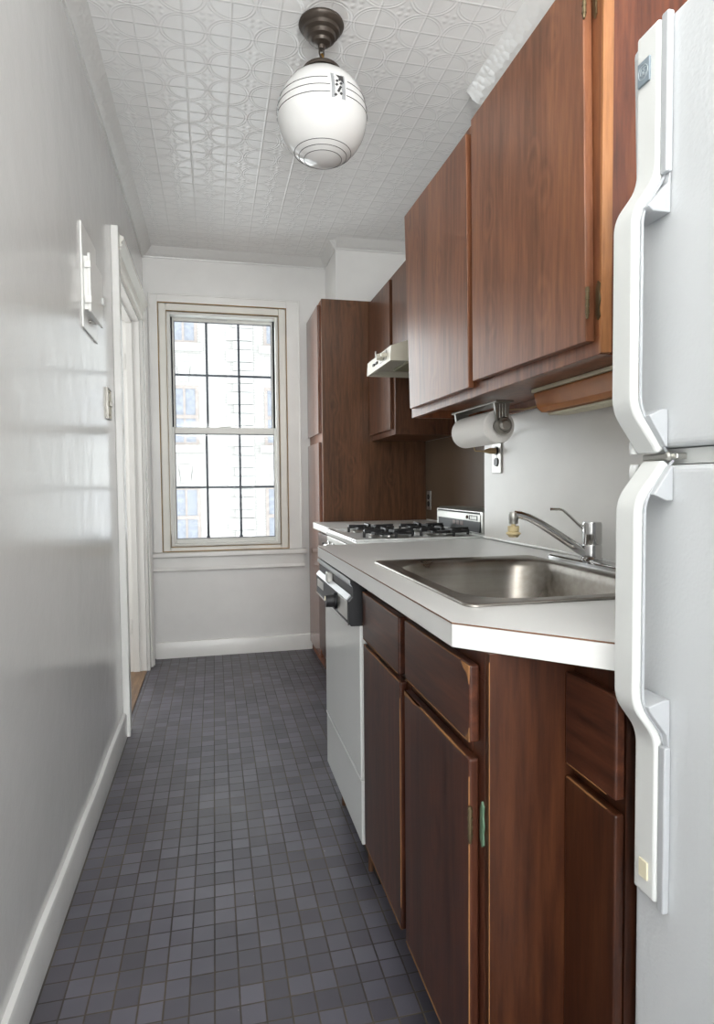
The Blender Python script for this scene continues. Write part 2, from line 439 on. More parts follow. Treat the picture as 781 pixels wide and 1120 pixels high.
# back wall with the window opening
WX0, WX1, WZ0, WZ1 = .085, .898, .69, 2.28
bm = B()
box(bm, -.0, WX0, YB, YB+.25, -.05, ZC+.05); box(bm, WX1, XA, YB, YB+.25, -.05, ZC+.05)
box(bm, WX0, WX1, YB, YB+.25, -.05, WZ0); box(bm, WX0, WX1, YB, YB+.25, WZ1, ZC+.05)
struct(link('wall_back', bm, M['wall']))
bm = B(); prism(bm, [(XR, .735), (XR, 2.26), (XRR, 2.26), (XRR, YB), (1.85, YB), (1.85, .735)], 'Z', -.05, ZC+.05)
struct(link('wall_right', bm, M['wall']))
bm = B(); prism(bm, [(XA, YN), (XA, .735), (1.85, .735), (1.85, YN)], 'Z', -.05, ZC+.05)
struct(link('wall_alcove', bm, M['wall']))
bx('wall_chase', M['wall'], (1.165, XRR, 3.80, YB, 0, ZC)); struct(bpy.data.objects['wall_chase'])
struct(bx('floor', M['floor'], (XRR, XA, YN, .735, -.05, 0)))
# hall beyond the doorway
bm = B(); box(bm, -1.5, -1.4, 1.6, 5.2, -.06, 2.7); box(bm, -1.4, -.12, 1.5, 1.6, -.06, 2.7)
struct(link('wall_hall', bm, M['wall']))
struct(bx('ceiling', M['wall'], (-1.5, -.12, 1.5, 5.2, 2.62, 2.7)))

# crown mouldings
def crown_prof(s):   # distance from wall, height below ceiling
    return [(0, 0), (.072*s, 0), (.066*s, -.008), (.058*s, -.012), (.045*s, -.03), (.022*s, -.043), (.012*s, -.047), (.010*s, -.056), (0, -.056)]
bm = B(); prism(bm, [(x, ZC+z) for x, z in crown_prof(.85)], 'Y', YN, YB)
struct(link('trim_1', bm, M['crown'], smooth=True))
bm = B(); prism(bm, [(YB-x, ZC+z) for x, z in crown_prof(.8)], 'X', 0.0, 1.165)
struct(link('trim_2', bm, M['crown'], smooth=True))
bm = B(); prism(bm, [(3.80-x, ZC+z) for x, z in crown_prof(.8)], 'X', 1.165, XRR)
struct(link('trim_3', bm, M['crown'], smooth=True))
bm = B(); prism(bm, [(1.165-x, ZC+z) for x, z in crown_prof(.5)], 'Y', 3.80, YB-.05)
struct(link('trim_4', bm, M['crown'], smooth=True))
bm = B(); prism(bm, [(XR-x, ZC+z) for x, z in crown_prof(1.0)], 'Y', .735, 2.28)
struct(link('trim_5', bm, M['crown'], smooth=True))
bm = B(); prism(bm, [(XRR-x, ZC+z) for x, z in crown_prof(.7)], 'Y', 2.26, 3.80)
struct(link('trim_6', bm, M['crown'], smooth=True))

# baseboards (thickly painted, slightly wavy top)
def wavy_base(name, axis, a0, a1, base, sgn, h0, amp):
    bm = B(); n = 48; L = []
    for i in range(n+1):
        a = a0+(a1-a0)*i/n
        h = h0 + amp*math.sin(a*5.1)+amp*.6*math.sin(a*13+1)
        pr_ = [(0, 0), (.016, 0), (.016, h-.012), (.012, h-.003), (0, h)]
        L.append([(base+sgn*q[0], a, q[1]) if axis == 'Y' else (a, base+sgn*q[0], q[1]) for q in pr_])
    loft(bm, L, True, True)
    return struct(link(name, bm, M['wall_gloss' if axis == 'Y' else 'trim'], smooth=True))
wavy_base('baseboard_left', 'Y', YN, 2.885, 0, 1, .105, .004)
wavy_base('baseboard_back', 'X', .03, 1.045, YB, -1, .105, .003)

# doorway: door_1 = casing, jambs, header
d1 = bpy.data.objects.new('door_1', None); COL.objects.link(d1); d1.location = (0, 3.45, 0); WP['door_1'] = Vector((0, 3.45, 0)); struct(d1)
bm = B(); prism(bm, [(0, 2.885), (.030, 2.885), (.030, 2.905), (.024, 2.909), (.024, 2.99), (0, 2.99)], 'Z', 0, 2.24)
link('casing', bm, M['trim'], d1, .003)
bm = B(); box(bm, 0, .016, 3.91, 3.985, 0, 2.11); prism(bm, [(0, 3.985), (.024, 3.985), (.030, 3.995), (.022, 4.005), (.034, 4.02), (.034, 4.035), (.012, 4.05), (0, 4.05)], 'Z', 0, 2.2)
box(bm, 0, .012, 4.05, 4.075, 0, 2.2)
link('casing', bm, M['trim'], d1, .0015)
# moulded header
bm = B(); prism(bm, [(0, 2.10), (.018, 2.10), (.024, 2.112), (.016, 2.124), (.020, 2.168), (.030, 2.175), (.022, 2.186), (.034, 2.196), (.028, 2.206), (.040, 2.22), (.040, 2.232), (.02, 2.24), (0, 2.24)], 'Y', 2.99, 4.05)
link('header', bm, M['trim_cream'], d1)
bm = B(); box(bm, -.12, 0, 2.99, 3.005, 0, 2.10); box(bm, -.12, 0, 3.895, 3.91, 0, 2.10); box(bm, -.12, 0, 3.005, 3.895, 2.085, 2.10)
box(bm, -.075, -.04, 3.005, 3.017, 0, 2.073); box(bm, -.075, -.04, 3.883, 3.895, 0, 2.085); box(bm, -.075, -.04, 3.005, 3.883, 2.073, 2.085)
link('jamb', bm, M['trim'], d1, .0015)
for z in (.28, 1.85):
    bx('hinge', M['trim'], (-.115, -.08, 3.889, 3.895, z-.045, z+.045), d1, .002)
bx('threshold', M['hall_wood'], (-.12, -.001, 3.005, 3.895, -.004, .006), d1, .002)

# ================================================================== window
w1 = bpy.data.objects.new('window_1', None); COL.objects.link(w1); w1.location = (.49, YB, .69); WP['window_1'] = Vector((.49, YB, .69)); struct(w1)
def frame(bm, x0, x1, z0, z1, w, y0, y1, wb=None, wt=None):
    wb = wb or w; wt = wt or w
    box(bm, x0, x0+w, y0, y1, z0, z1); box(bm, x1-w, x1, y0, y1, z0, z1)
    box(bm, x0+w, x1-w, y0, y1, z0, z0+wb); box(bm, x0+w, x1-w, y0, y1, z1-wt, z1)
# flat painted surround on the wall
bm = B()
box(bm, .030, WX0, YB-.016, YB, WZ0, 2.335); box(bm, WX1, .987, YB-.016, YB, WZ0, 2.335); box(bm, WX0, WX1, YB-.016, YB, WZ1, 2.335)
box(bm, .030, .040, YB-.022, YB-.016, WZ0, 2.335); box(bm, .977, .987, YB-.022, YB-.016, WZ0, 2.335); box(bm, .040, .977, YB-.022, YB-.016, 2.325, 2.335)
link('casing', bm, M['trim'], w1, .002)
bm = B(); frame(bm, WX0-.001, WX1+.001, WZ0+.002, WZ1+.001, .0045, YB-.0185, YB-.012)
link('caulk_line', bm, M['caulk'], w1)
bm = B(); frame(bm, WX0+.004, WX1-.004, WZ0, WZ1-.004, .046, YB-.012, YB+.20, .03, .045)
link('window_frame', bm, M['trim_cream'], w1, .006)
bm = B(); frame(bm, WX0+.0505, WX1-.0505, WZ0+.0305, WZ1-.0495, .002, YB-.0125, YB+.0)
link('caulk_line', bm, M['caulk'], w1)
# inner vinyl track frame
ix0, ix1, iz0, iz1 = WX0+.055, WX1-.055, WZ0+.034, WZ1-.054
bm = B(); frame(bm, ix0, ix1, iz0, iz1, .018, YB+.0, YB+.17)
link('window_frame', bm, M['vinyl'], w1, .003)
bm = B()
box(bm, ix0+.0175, ix0+.027, YB+.060, YB+.074, 1.499, iz1-.018); box(bm, ix1-.030, ix1-.0175, YB+.060, YB+.074, 1.499, iz1-.018)
link('track', bm, M['dark'], w1)
def sash(x0, x1, z0, z1, y0, y1, ws, wb, wt, nm):
    bm = B(); frame(bm, x0, x1, z0, z1, ws, y0, y1, wb, wt)
    s = link('sash', bm, M['vinyl'], w1, .004)
    g = bx('glass', M['glass'], (x0+ws-.004, x1-ws+.004, (y0+y1)/2-.002, (y0+y1)/2+.002, z0+wb-.004, z1-wt+.004), s)
    bm = B(); frame(bm, x0+ws, x1-ws, z0+wb, z1-wt, .004, y0+.006, (y0+y1)/2-.002); link('gasket', bm, M['muntin'], s)
    gx0, gx1, gz0, gz1 = x0+ws, x1-ws, z0+wb, z1-wt
    yy = (y0+y1)/2+.008
    # dark came bars
    bm = B()
    for bxx in nm[0]: box(bm, bxx-.0075, bxx+.0075, yy-.006, yy+.006, gz0, gz1)
    for bz in nm[1]: box(bm, gx0, gx1, yy-.005, yy+.007, bz-.007, bz+.007)
    for bxx in nm[0]: box(bm, bxx-.011, bxx+.011, yy-.008, yy+.006, gz0, gz0+.014)
    link('muntin', bm, M['muntin'], s)
    return s
us = sash(ix0+.019, ix1-.02, 1.45, iz1-.012, YB+.075, YB+.11, .018, .03, .026, ([.382, .590], [1.845]))
ls = sash(ix0+.002, ix1-.002, iz0+.012, 1.497, YB+.03, YB+.07, .030, .034, .042, ([.372, .586], [1.106]))
bx('lock', M['handle'], (.45, .52, YB+.066, YB+.075, iz1-.026, iz1-.012), us, .003)
bx('lock', M['vinyl'], (.46, .53, YB+.05, YB+.068, 1.497, 1.507), ls, .003)
# stool and apron
bm = B(); prism(bm, [(YB, .655), (YB-.035, .655), (YB-.045, .662), (YB-.045, .680), (YB-.038, .688), (YB, .690)], 'X', .012, 1.012)
prism(bm, [(YB, .565), (YB-.020, .565), (YB-.026, .572), (YB-.020, .582), (YB-.016, .590), (YB-.016, .655), (YB, .655)], 'X', .012, 1.0)
link('window_sill', bm, M['trim'], w1, .002)
for z in (1.83, .86):
    screw('knob', M['trim'], (.935, YB-.016, z), 'Y', .010, .006, w1).scale = (1, -1, 1)

# ================================================================== white building across the court
s_ = 18/12
def FX(x): return .4122+(x-.4122)*s_
def FZ(z): return 1.1155+(z-1.1155)*s_
fb = thing('apartment_building', (FX(.6), 18, FZ(-3)), 'white painted brick apartment building seen through the window across the court', 'building')
bx('wall', M['brick'], (FX(-4), FX(5.5), 18.0, 19.0, FZ(-3.5), FZ(8)), fb)
PZ = 1.87
def ext_window(xc, w, ztop, h, blind=0):
    x0, x1 = FX(xc-w/2), FX(xc+w/2); z1, z0 = FZ(ztop), FZ(ztop-h)
    bm = B(); frame(bm, x0, x1, z0, z1, .085, 17.965, 18.0)
    zm = (z0*.52+z1*.48); box(bm, x0, x1, 17.955, 17.985, zm-.05, zm+.05)
    box(bm, (x0+x1)/2-.03, (x0+x1)/2+.03, 17.97, 17.995, z0, z1)
    f = link('window', bm, M['ext_frame'], fb)
    bx('pane', M['ext_glass'], (x0+.05, x1-.05, 17.985, 17.999, z0+.05, z1-.05), f)
    bx('sill', M['stone'], (x0-.14, x1+.14, 17.84, 18.0, z0-.2, z0-.0), fb, .01)
    # keystone of three fluted blocks above
    bm = B(); prism(bm, [((x0+x1)/2-.12, z1+.12), ((x0+x1)/2+.12, z1+.12), ((x0+x1)/2+.17, z1+.62), ((x0+x1)/2-.17, z1+.62)], 'Y', 17.94, 18.0)
    for s in (-1, 1):
        c = (x0+x1)/2
        prism(bm, [(c+s*.15, z1+.15), (c+s*.23, z1+.15), (c+s*.31, z1+.50), (c+s*.20, z1+.50)][::s], 'Y', 17.96, 18.0)
    link('keystone', bm, M['stone'], fb)
for k in range(-1, 4):
    ext_window(-.09, .51, 1.10+PZ*k, 1.10)
    ext_window(1.66, .56, 1.10+PZ*k, 1.10)
# quoin column
q0 = .84; step = .395
for k in range(-7, 13):
    zc = 1.165+step*k
    bm = B(); x0, x1 = FX(.68), FX(1.17); z0, z1 = FZ(zc-.10), FZ(zc+.115)
    box(bm, x0, x1, 17.90, 18.0, z0, z1)
    for dims in ((x0+.10, x1-.10, 17.875, 17.9, z1-.11, z1-.07), (x0+.10, x1-.10, 17.875, 17.9, z0+.07, z0+.11), (x0+.10, x0+.14, 17.875, 17.9, z0+.11, z1-.11), (x1-.14, x1-.10, 17.875, 17.9, z0+.11, z1-.11)): box(bm, *dims)
    link('quoin', bm, M['stone'], fb, .008)
    bm = B(); z0, z1 = FZ(zc+.13), FZ(zc+.285)
    box(bm, FX(.81), x1, 17.94, 18.0, z0, z1); box(bm, FX(.86), x1-.09, 17.92, 17.94, z0+.05, z1-.05)
    link('quoin', bm, M['stone'], fb, .008)

# ================================================================== tall cabinet
tc_ = thing('tall_cabinet', (1.3, 3.9, 0), 'tall dark walnut pantry cabinet beside the window with two stacked narrow doors', 'cabinet')
TF = 1.05
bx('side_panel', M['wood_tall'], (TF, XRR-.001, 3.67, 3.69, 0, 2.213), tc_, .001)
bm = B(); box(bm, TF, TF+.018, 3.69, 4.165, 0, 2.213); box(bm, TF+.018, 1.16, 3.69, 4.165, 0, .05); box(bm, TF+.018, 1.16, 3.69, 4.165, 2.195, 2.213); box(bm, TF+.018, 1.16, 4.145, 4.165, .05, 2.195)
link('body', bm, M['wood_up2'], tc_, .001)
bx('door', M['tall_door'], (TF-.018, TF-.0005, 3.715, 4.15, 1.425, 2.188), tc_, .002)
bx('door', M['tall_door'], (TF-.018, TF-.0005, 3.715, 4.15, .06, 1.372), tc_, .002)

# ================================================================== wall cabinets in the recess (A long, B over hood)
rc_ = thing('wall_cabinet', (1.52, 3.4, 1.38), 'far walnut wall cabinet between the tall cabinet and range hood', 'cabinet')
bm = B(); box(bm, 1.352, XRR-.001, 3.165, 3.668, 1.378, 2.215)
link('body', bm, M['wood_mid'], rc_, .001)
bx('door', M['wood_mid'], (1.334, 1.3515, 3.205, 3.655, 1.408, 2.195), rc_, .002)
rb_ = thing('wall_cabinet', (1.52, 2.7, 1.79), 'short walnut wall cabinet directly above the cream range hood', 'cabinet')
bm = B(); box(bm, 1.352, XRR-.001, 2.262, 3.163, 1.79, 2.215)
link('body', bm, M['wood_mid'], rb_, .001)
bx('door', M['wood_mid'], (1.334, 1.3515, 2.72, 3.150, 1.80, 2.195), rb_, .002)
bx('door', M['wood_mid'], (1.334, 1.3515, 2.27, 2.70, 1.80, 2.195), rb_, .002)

# range hood
hd = thing('range_hood', (1.45, 2.95, 1.67), 'cream enamel range hood with toggle switches under the short wall cabinet', 'hood')
HX, HY0, HY1, HB = 1.20, 2.728, 3.162, 1.675
bm = B()   # shell open below
def hoodsec(y): return [(HX, y, HB), (HX+.004, y, HB+.066), (HX+.14, y, 1.786), (XRR-.01, y, 1.786)]
a = [bm.verts.new(q) for q in hoodsec(HY0)]; c_ = [bm.verts.new(q) for q in hoodsec(HY1)]
for i in range(3): bm.faces.new((a[i], a[i+1], c_[i+1], c_[i]))
ab = bm.verts.new((XRR-.01, HY0, HB)); cb_ = bm.verts.new((XRR-.01, HY1, HB))
bm.faces.new(a+[ab]); bm.faces.new(c_+[cb_]); bm.faces.new((a[3], ab, cb_, c_[3]))
ho = link('shell', bm, M['hood'], hd)
md = ho.modifiers.new('solid', 'SOLIDIFY'); md.thickness = .004; md.offset = 0
bm = B(); box(bm, HX+.02, XRR-.02, HY0+.01, HY1-.01, HB+.028, HB+.032); link('underside', bm, M['hood_in'], hd)
bm = B(); frame(bm, HX+.003, HX+.02, HB+.001, HB+.02, .003, HY0+.004, HY1-.004); link('lip', bm, M['hood_in'], hd)
bx('filter', M['filter'], (HX+.12, HX+.40, HY0+.10, HY1-.08, HB+.016, HB+.028), hd, .004)
for y, s in ((3.02, 0), (2.965, 0)):
    bx('switch', M['black'], (HX-.006, HX+.002, y-.016, y+.016, HB+.026, HB+.038), hd, .002)
bm = B(); lathe(bm, [(.018, 0), (.018, -.012), (.013, -.034), (0.0, -.036)], (HX+.002, 2.86, HB+.040), 'X', 20)
k_ = link('knob', bm, M['hood'], hd, smooth=True); bx('pointer', M['pewter'], (HX-.036, HX-.03, 2.856, 2.864, HB+.036, HB+.066), k_, .001)
bx('control_plate', M['pewter'], (HX-.002, HX+.001, 2.79, 2.90, HB+.016, HB+.060), hd, .001)
bm = B(); lathe(bm, [(.012, 0), (.012, -.01), (.008, -.026), (0, -.027)], (HX+.0, 2.80, HB+.038), 'X', 16); link('knob', bm, M['hood'], hd, smooth=True)

# ================================================================== near upper cabinet
uc = thing('wall_cabinet', (1.28, 1.62, 1.355), 'large two-door walnut wall cabinet above the sink beside the fridge', 'cabinet')
UX = 1.12; Y0, Y1, Z0, Z1 = 1.042, 2.175, 1.355, 2.10
bm = B()
box(bm, UX, UX+.02, Y0, Y1, Z0, Z0+.035); box(bm, UX, UX+.02, Y0, Y1, Z1-.03, Z1)
box(bm, UX, UX+.02, Y0, Y0+.045, Z0+.035, Z1-.03); box(bm, UX, UX+.02, Y1-.04, Y1, Z0+.035, Z1-.03); box(bm, UX, UX+.02, 1.565, 1.63, Z0+.035, Z1-.03)
link('face_frame', bm, M['wood_up2'], uc, .0015)
bm = B(); box(bm, UX+.02, XR-.002, Y0+.004, Y0+.018, Z0, Z1); link('side_panel', bm, M['wood_side'], uc)
bx('edge_strip', M['wood_strip'], (UX-.0002, UX+.022, Y0-.004, Y0+.0035, Z0+.002, Z1), uc, .001)
bm = B(); box(bm, UX+.02, XR-.002, Y1-.018, Y1, Z0, Z1); box(bm, UX+.02, XR-.002, Y0+.018, Y1-.018, Z0+.028, Z0+.040); box(bm, UX+.02, XR-.002, Y0+.018, Y1-.018, Z1-.015, Z1); box(bm, XR-.012, XR-.002, Y0+.018, Y1-.018, Z0+.04, Z1-.015)
box(bm, XR-.030, XR-.012, Y0+.018, Y1-.018, Z0+.002, Z0+.028)
link('body', bm, M['wood_up2'], uc)
def slab(name, mat, parent, x0, x1, pts, bevel=.002, em=None):
    """a door slab: (y, z) outline extruded in x"""
    bm = B(); prism(bm, pts, 'X', x0, x1); return link(name, bm, mat, parent, bevel, edge_mat=em)
slab('door', M['wood_up'], uc, UX-.020, UX-.001, [(1.612, 1.380), (2.135, 1.384), (2.190, 2.080), (1.628, 2.070)], .002)
dd = slab('door', M['wood_up'], uc, UX-.020, UX-.001, [(1.057, 1.381), (1.583, 1.392), (1.594, 2.087), (1.076, 2.087)], .002)
def hinge(y, z, parent, x=UX, mat='brass', leaf=None):
    bm = B(); tube(bm, [(x-.019, y, z-.026), (x-.019, y, z+.026)], .0035, 10)
    for k in (-.020, -.007, .007, .020): tube(bm, [(x-.019, y, z+k-.003), (x-.019, y, z+k+.003)], .0044, 10)
    lathe(bm, [(0, z-.034), (.0022, z-.032), (.0034, z-.026), (.0022, z-.0255)], (x-.019, y, 0), 'Z', 10)
    h = link('hinge', bm, M[mat], parent, smooth=True)
    bm = B(); prism(bm, [(y-.003, z-.024), (y-.008, z-.036), (y-.014, z-.030), (y-.012, z-.014), (y-.015, z), (y-.012, z+.014), (y-.014, z+.030), (y-.008, z+.036), (y-.003, z+.024)], 'X', x-.0035, x-.0005)
    link('leaf', bm, M[leaf or mat], h)
    return h
hinge(1.054, 1.455, uc); hinge(1.071, 2.012, uc)

# under-cabinet light fixture
lf = thing('under_cabinet_light', (1.37, 1.4, 1.33), 'amber-aged plastic strip light fixed under the large wall cabinet', 'light')
bm = B(); prism(bm, [(1.306, 1.372), (1.306, 1.366), (1.316, 1.328), (1.330, 1.317), (1.405, 1.315), (1.415, 1.372)], 'Y', 1.10, 1.63)
link('diffuser', bm, M['amber'], lf, .006, smooth=True)
bm = B(); box(bm, 1.302, 1.420, 1.095, 1.636, 1.3725, 1.3825); link('housing', bm, M['cream'], lf, .002)
bm = B(); prism(bm, [(1.345, 1.3145), (1.408, 1.3145), (1.408, 1.309), (1.350, 1.309)], 'Y', 1.10, 1.62); link('reflector', bm, M['cream'], lf, .001)
cd_ = B(); tube(cd_, [(1.37, 1.636, 1.352), (1.36, 1.66, 1.345), (1.33, 1.72, 1.338), (1.30, 1.78, 1.342), (1.30, 1.84, 1.340)], .0025, 8); link('cord', cd_, M['cord'], lf, smooth=True)
bm = B(); tube(bm, [(1.30, 1.84, 1.340), (1.36, 1.90, 1.32), (1.425, 2.00, 1.30), (1.43, 2.05, 1.285), (1.415, 2.10, 1.262), (1.385, 2.16, 1.262), (1.372, 2.20, 1.255), (1.378, 2.20, 1.238), (1.40, 2.165, 1.235)], .0028, 8)
link('cord', bm, M['cord'], lf, smooth=True)
bm = B(); tube(bm, [(1.395, 2.155, 1.235), (1.412, 2.148, 1.236), (1.436, 2.143, 1.236)], [.005, .011, .012], 10); link('plug', bm, M['cord'], lf, smooth=True)

# paper towel holder + roll
RX, RY0, RY1, RZ = 1.235, 1.70, 1.955, 1.283
pt = thing('paper_towel_holder', (RX, 1.84, RZ), 'pewter paper towel holder screwed under the wall cabinet', 'holder')
bx('mounting_plate', M['pewter'], (RX-.032, RX+.024, RY0-.045, RY1+.045, 1.3475, 1.3545), pt, .002)
for y, s in ((RY0-.022, -1), (RY1+.022, 1)):
    bm = B()
    prism(bm, [(RX-.028, 1.348), (RX+.020, 1.348), (RX+.016, 1.31), (RX+.020, RZ), (RX-.020, RZ), (RX-.022, 1.31)], 'Y', y-.006, y+.006)
    for k in (-.012, -.003, .006): tube(bm, [(RX+k, y+s*.006, 1.345), (RX+k, y+s*.006, RZ+.012)], .003, 8)
    lathe(bm, [(.026, -.007*s), (.026, .008*s), (.021, .014*s), (.0, .014*s)] if s > 0 else [(.026, .007), (.026, -.008), (.021, -.014), (0, -.014)], (RX, y, RZ), 'Y', 24)
    ar = link('bracket_arm', bm, M['pewter'], pt, smooth=True)
    bm = B(); lathe(bm, [(.0155, .0), (.0155, s*.020), (.012, s*.024), (0, s*.024)], (RX, y, RZ), 'Y', 20); link('knob', bm, M['silver'], ar, smooth=True)
bm = B(); tube(bm, [(RX, RY0-.02, RZ), (RX, RY1+.02, RZ)], .008, 10); link('rod', bm, M['pewter'], pt, smooth=True)
bm = B(); lathe(bm, [(.020, 0), (.044, 0), (.047, .004), (.047, RY1-RY0-.004), (.044, RY1-RY0), (.020, RY1-RY0), (.020, 0)], (RX, RY0, RZ-.0), 'Y', 40)
# open ring: rebuild without caps
bm.free(); bm = B()
prof = [(.020, 0), (.047, 0), (.050, .004), (.050, RY1-RY0-.004), (.047, RY1-RY0), (.020, RY1-RY0)]
loops = [[(RX+r*math.cos(2*PI*k/40), RY0+h, RZ+r*math.sin(2*PI*k/40)) for k in range(40)] for r, h in prof+[prof[0]]]
loft(bm, loops); bmesh.ops.remove_doubles(bm, verts=bm.verts, dist=1e-5)
tag(link('paper_towel_roll', bm, M['paper'], smooth=True), 'white paper towel roll hanging on the holder under the cabinet', 'paper towel')

# ================================================================== wall boards
bm = B(); prism(bm, [(XR-.006, .737), (XR-.001, .737), (XR-.001, 2.262), (XR-.006, 2.262)], 'Z', .902, 1.3535)
bs = tag(link('backsplash', bm, M['backsplash'], bevel=.001), 'off-white backsplash board behind the sink and faucet', 'backsplash')
bx('trim_strip', M['trim'], (XR-.012, XR-.006, .74, 2.262, .902, .909), bs, .002)
bm = B(); box(bm, XRR-.006, XRR-.001, 2.263, 3.668, .90, 2.0); 
# keep clear of the cabinets above
bm.free(); bm = B(); box(bm, XRR-.006, XRR-.001, 2.263, 3.165, .90, 1.66); box(bm, XRR-.006, XRR-.001, 3.165, 3.668, .90, 1.376)
tag(link('stove_wall_board', bm, M['brownwall']), 'brown board covering the recessed wall behind the stove', 'wall panel')

# outlets
def outlet(name, x, y, z, label, plate, h=.115, w=.07, group=None):
    t = thing(name, (x, y, z), label, 'outlet', group)
    bx('cover_plate', plate, (x-.006, x-.0005, y-w/2, y+w/2, z-h/2, z+h/2), t, .002)
    for s in (1, -1):
        bm = B(); lathe(bm, [(.0165, 0), (.0165, -.0035), (.0, -.0035)], (x-.0062, y, z+s*.021), 'X', 20)
        r = link('receptacle', bm, M['socket'], t, smooth=True)
        bm = B(); box(bm, x-.0105, x-.0098, y-.007, y-.005, z+s*.021-.004, z+s*.021+.005); box(bm, x-.0105, x-.0098, y+.005, y+.007, z+s*.021-.004, z+s*.021+.005)
        link('slot', bm, M['pewter'], r)
    screw('screw', M['silver'], (x-.006, y, z), 'X', .003, -.002, t)
    return t
outlet('outlet', XR-.006, 2.143, 1.215, 'chrome two-socket outlet on the white backsplash below the paper towel, a beige plug in it', M['silver'], .125, .072)
outlet('outlet', XRR-.006, 3.60, 1.015, 'dark outlet with metal cover on the brown board beside the tall cabinet', M['silver'])

# ================================================================== stove
st = thing('stove', (1.3, 2.62, 0), 'white gas stove with black grates between the worktops', 'stove')
SX0, SY0, SY1, SZ = .935, 2.30, 2.945, .905
bm = B(); box(bm, SX0+.03, 1.62, SY0+.002, SY1-.002, .10, SZ-.03); link('body', bm, M['appl'], st, .004)
bm = B(); box(bm, SX0, 1.50, SY0, SY1, SZ-.03, SZ-.008)
for d in ((SX0, SX0+.035, SY0, SY1), (1.47, 1.50, SY0, SY1), (SX0+.035, 1.47, SY0, SY0+.03), (SX0+.035, 1.47, SY1-.03, SY1)): box(bm, d[0], d[1], d[2], d[3], SZ-.008, SZ)
link('cooktop', bm, M['appl'], st, .005)
bx('oven_door', M['appl'], (SX0+.008, SX0+.0295, SY0+.01, SY1-.01, .28, .76), st, .005)
bx('drawer', M['appl'], (SX0+.012, SX0+.0295, SY0+.01, SY1-.01, .11, .26), st, .005)
bx('control_panel', M['silver'], (SX0+.004, SX0+.0295, SY0+.004, SY1-.004, .775, .872), st, .003)
for i, y in enumerate((2.36, 2.47, 2.62, 2.77, 2.88)):
    bm = B(); lathe(bm, [(.021, 0), (.021, -.006), (.016, -.010), (.013, -.030), (0, -.032)], (SX0+.004, y, .83), 'X', 20)
    k_ = link('knob', bm, M['chrome'], st, smooth=True)
    bx('grip', M['black'], (SX0-.030, SX0-.008, y-.003, y+.003, .816, .844), k_, .001)
bm = B(); tube(bm, [(SX0-.02, 2.36, .72), (SX0-.02, 2.89, .72)], .009, 12); tube(bm, [(SX0-.02, 2.38, .72), (SX0+.01, 2.38, .72)], .007, 8); tube(bm, [(SX0-.02, 2.87, .72), (SX0+.01, 2.87, .72)], .007, 8)
link('oven_handle', bm, M['chrome'], st, smooth=True)
def burner(x, y):
    bm = B(); lathe(bm, [(.085, SZ-.0075), (.080, SZ-.004), (.05, SZ-.006), (.0, SZ-.006)], (x, y, 0), 'Z', 28); link('drip_bowl', bm, M['silver'], st, smooth=True)
    bm = B(); lathe(bm, [(.036, SZ-.004), (.036, SZ+.004), (.028, SZ+.010), (0, SZ+.010)], (x, y, 0), 'Z', 20); link('burner', bm, M['chrome'], st, smooth=True)
    bm = B(); g = .105; hh_ = SZ+.021
    for k in range(4):
        a = PI/4*0+k*PI/2
        c, s = math.cos(a), math.sin(a)
        # each finger: a heavy bar from near the centre to the rim, with a foot
        p0 = Vector((x+c*.022, y+s*.022, hh_)); p1 = Vector((x+c*g, y+s*g, hh_))
        n = Vector((-s, c, 0))*.007
        vs = []
        for q, zt, zb in ((p0, .004, -.007), (p1, .006, -.012)):
            vs += [bm.verts.new(q+n+Vector((0, 0, zt))), bm.verts.new(q-n+Vector((0, 0, zt))), bm.verts.new(q-n+Vector((0, 0, zb))), bm.verts.new(q+n+Vector((0, 0, zb)))]
        bm.faces.new(vs[:4]); bm.faces.new(vs[4:][::-1])
        for i in range(4): bm.faces.new((vs[i], vs[4+i], vs[4+(i+1) % 4], vs[(i+1) % 4]))
        tube(bm, [tuple(p1+Vector((0, 0, -.004))), tuple(p1+Vector((0, 0, -.028)))], .006, 8)
    # square ring
    for (ax_, ay_, bx_, by_) in ((-g, -g, g, -g), (g, -g, g, g), (g, g, -g, g), (-g, g, -g, -g)):
        f = .72
        tube(bm, [(x+ax_*f, y+ay_*f, hh_-.008), (x+bx_*f, y+by_*f, hh_-.008)], .0055, 8)
    return link('grate', bm, M['iron'], st, .0012)
for x in (1.115, 1.36):
    for y in (2.475, 2.775): burner(x, y)
# backguard
bm = B(); prism(bm, [(1.50, .875), (1.50, .995), (1.515, 1.004), (1.612, 1.004), (1.612, .875)], 'Y', 2.40, 2.943); bg_ = link('backguard', bm, M['silver'], st, .002)
bm = B(); prism(bm, [(1.50, .875), (1.50, .995), (1.515, 1.004), (1.612, 1.004), (1.612, .875)], 'Y', 2.302, 2.398)
bm.free()
bx('vent_slot', M['dark'], (1.4975, 1.4998, 2.43, 2.93, .984, .991), bg_)
bx('control_strip', M['silver'], (1.4965, 1.4998, 2.42, 2.93, .955, .981), bg_, .001)
bx('lower_panel', M['black'], (1.4965, 1.4998, 2.42, 2.915, .907, .953), bg_, .001)
for i in range(3): bx('display', M['redbrown'], (1.4955, 1.4968, 2.60+i*.045, 2.635+i*.045, .930, .948), bg_)
bx('clock', M['black'], (1.4955, 1.4968, 2.445, 2.535, .958, .978), bg_)
for i in range(4): bx('button', M['silver'], (1.4945, 1.4956, 2.452+i*.018, 2.464+i*.018, .961, .975), bg_)
screw('knob', M['redbrown'], (1.4965, 2.555, .968), 'X', .008, -.006, bg_)

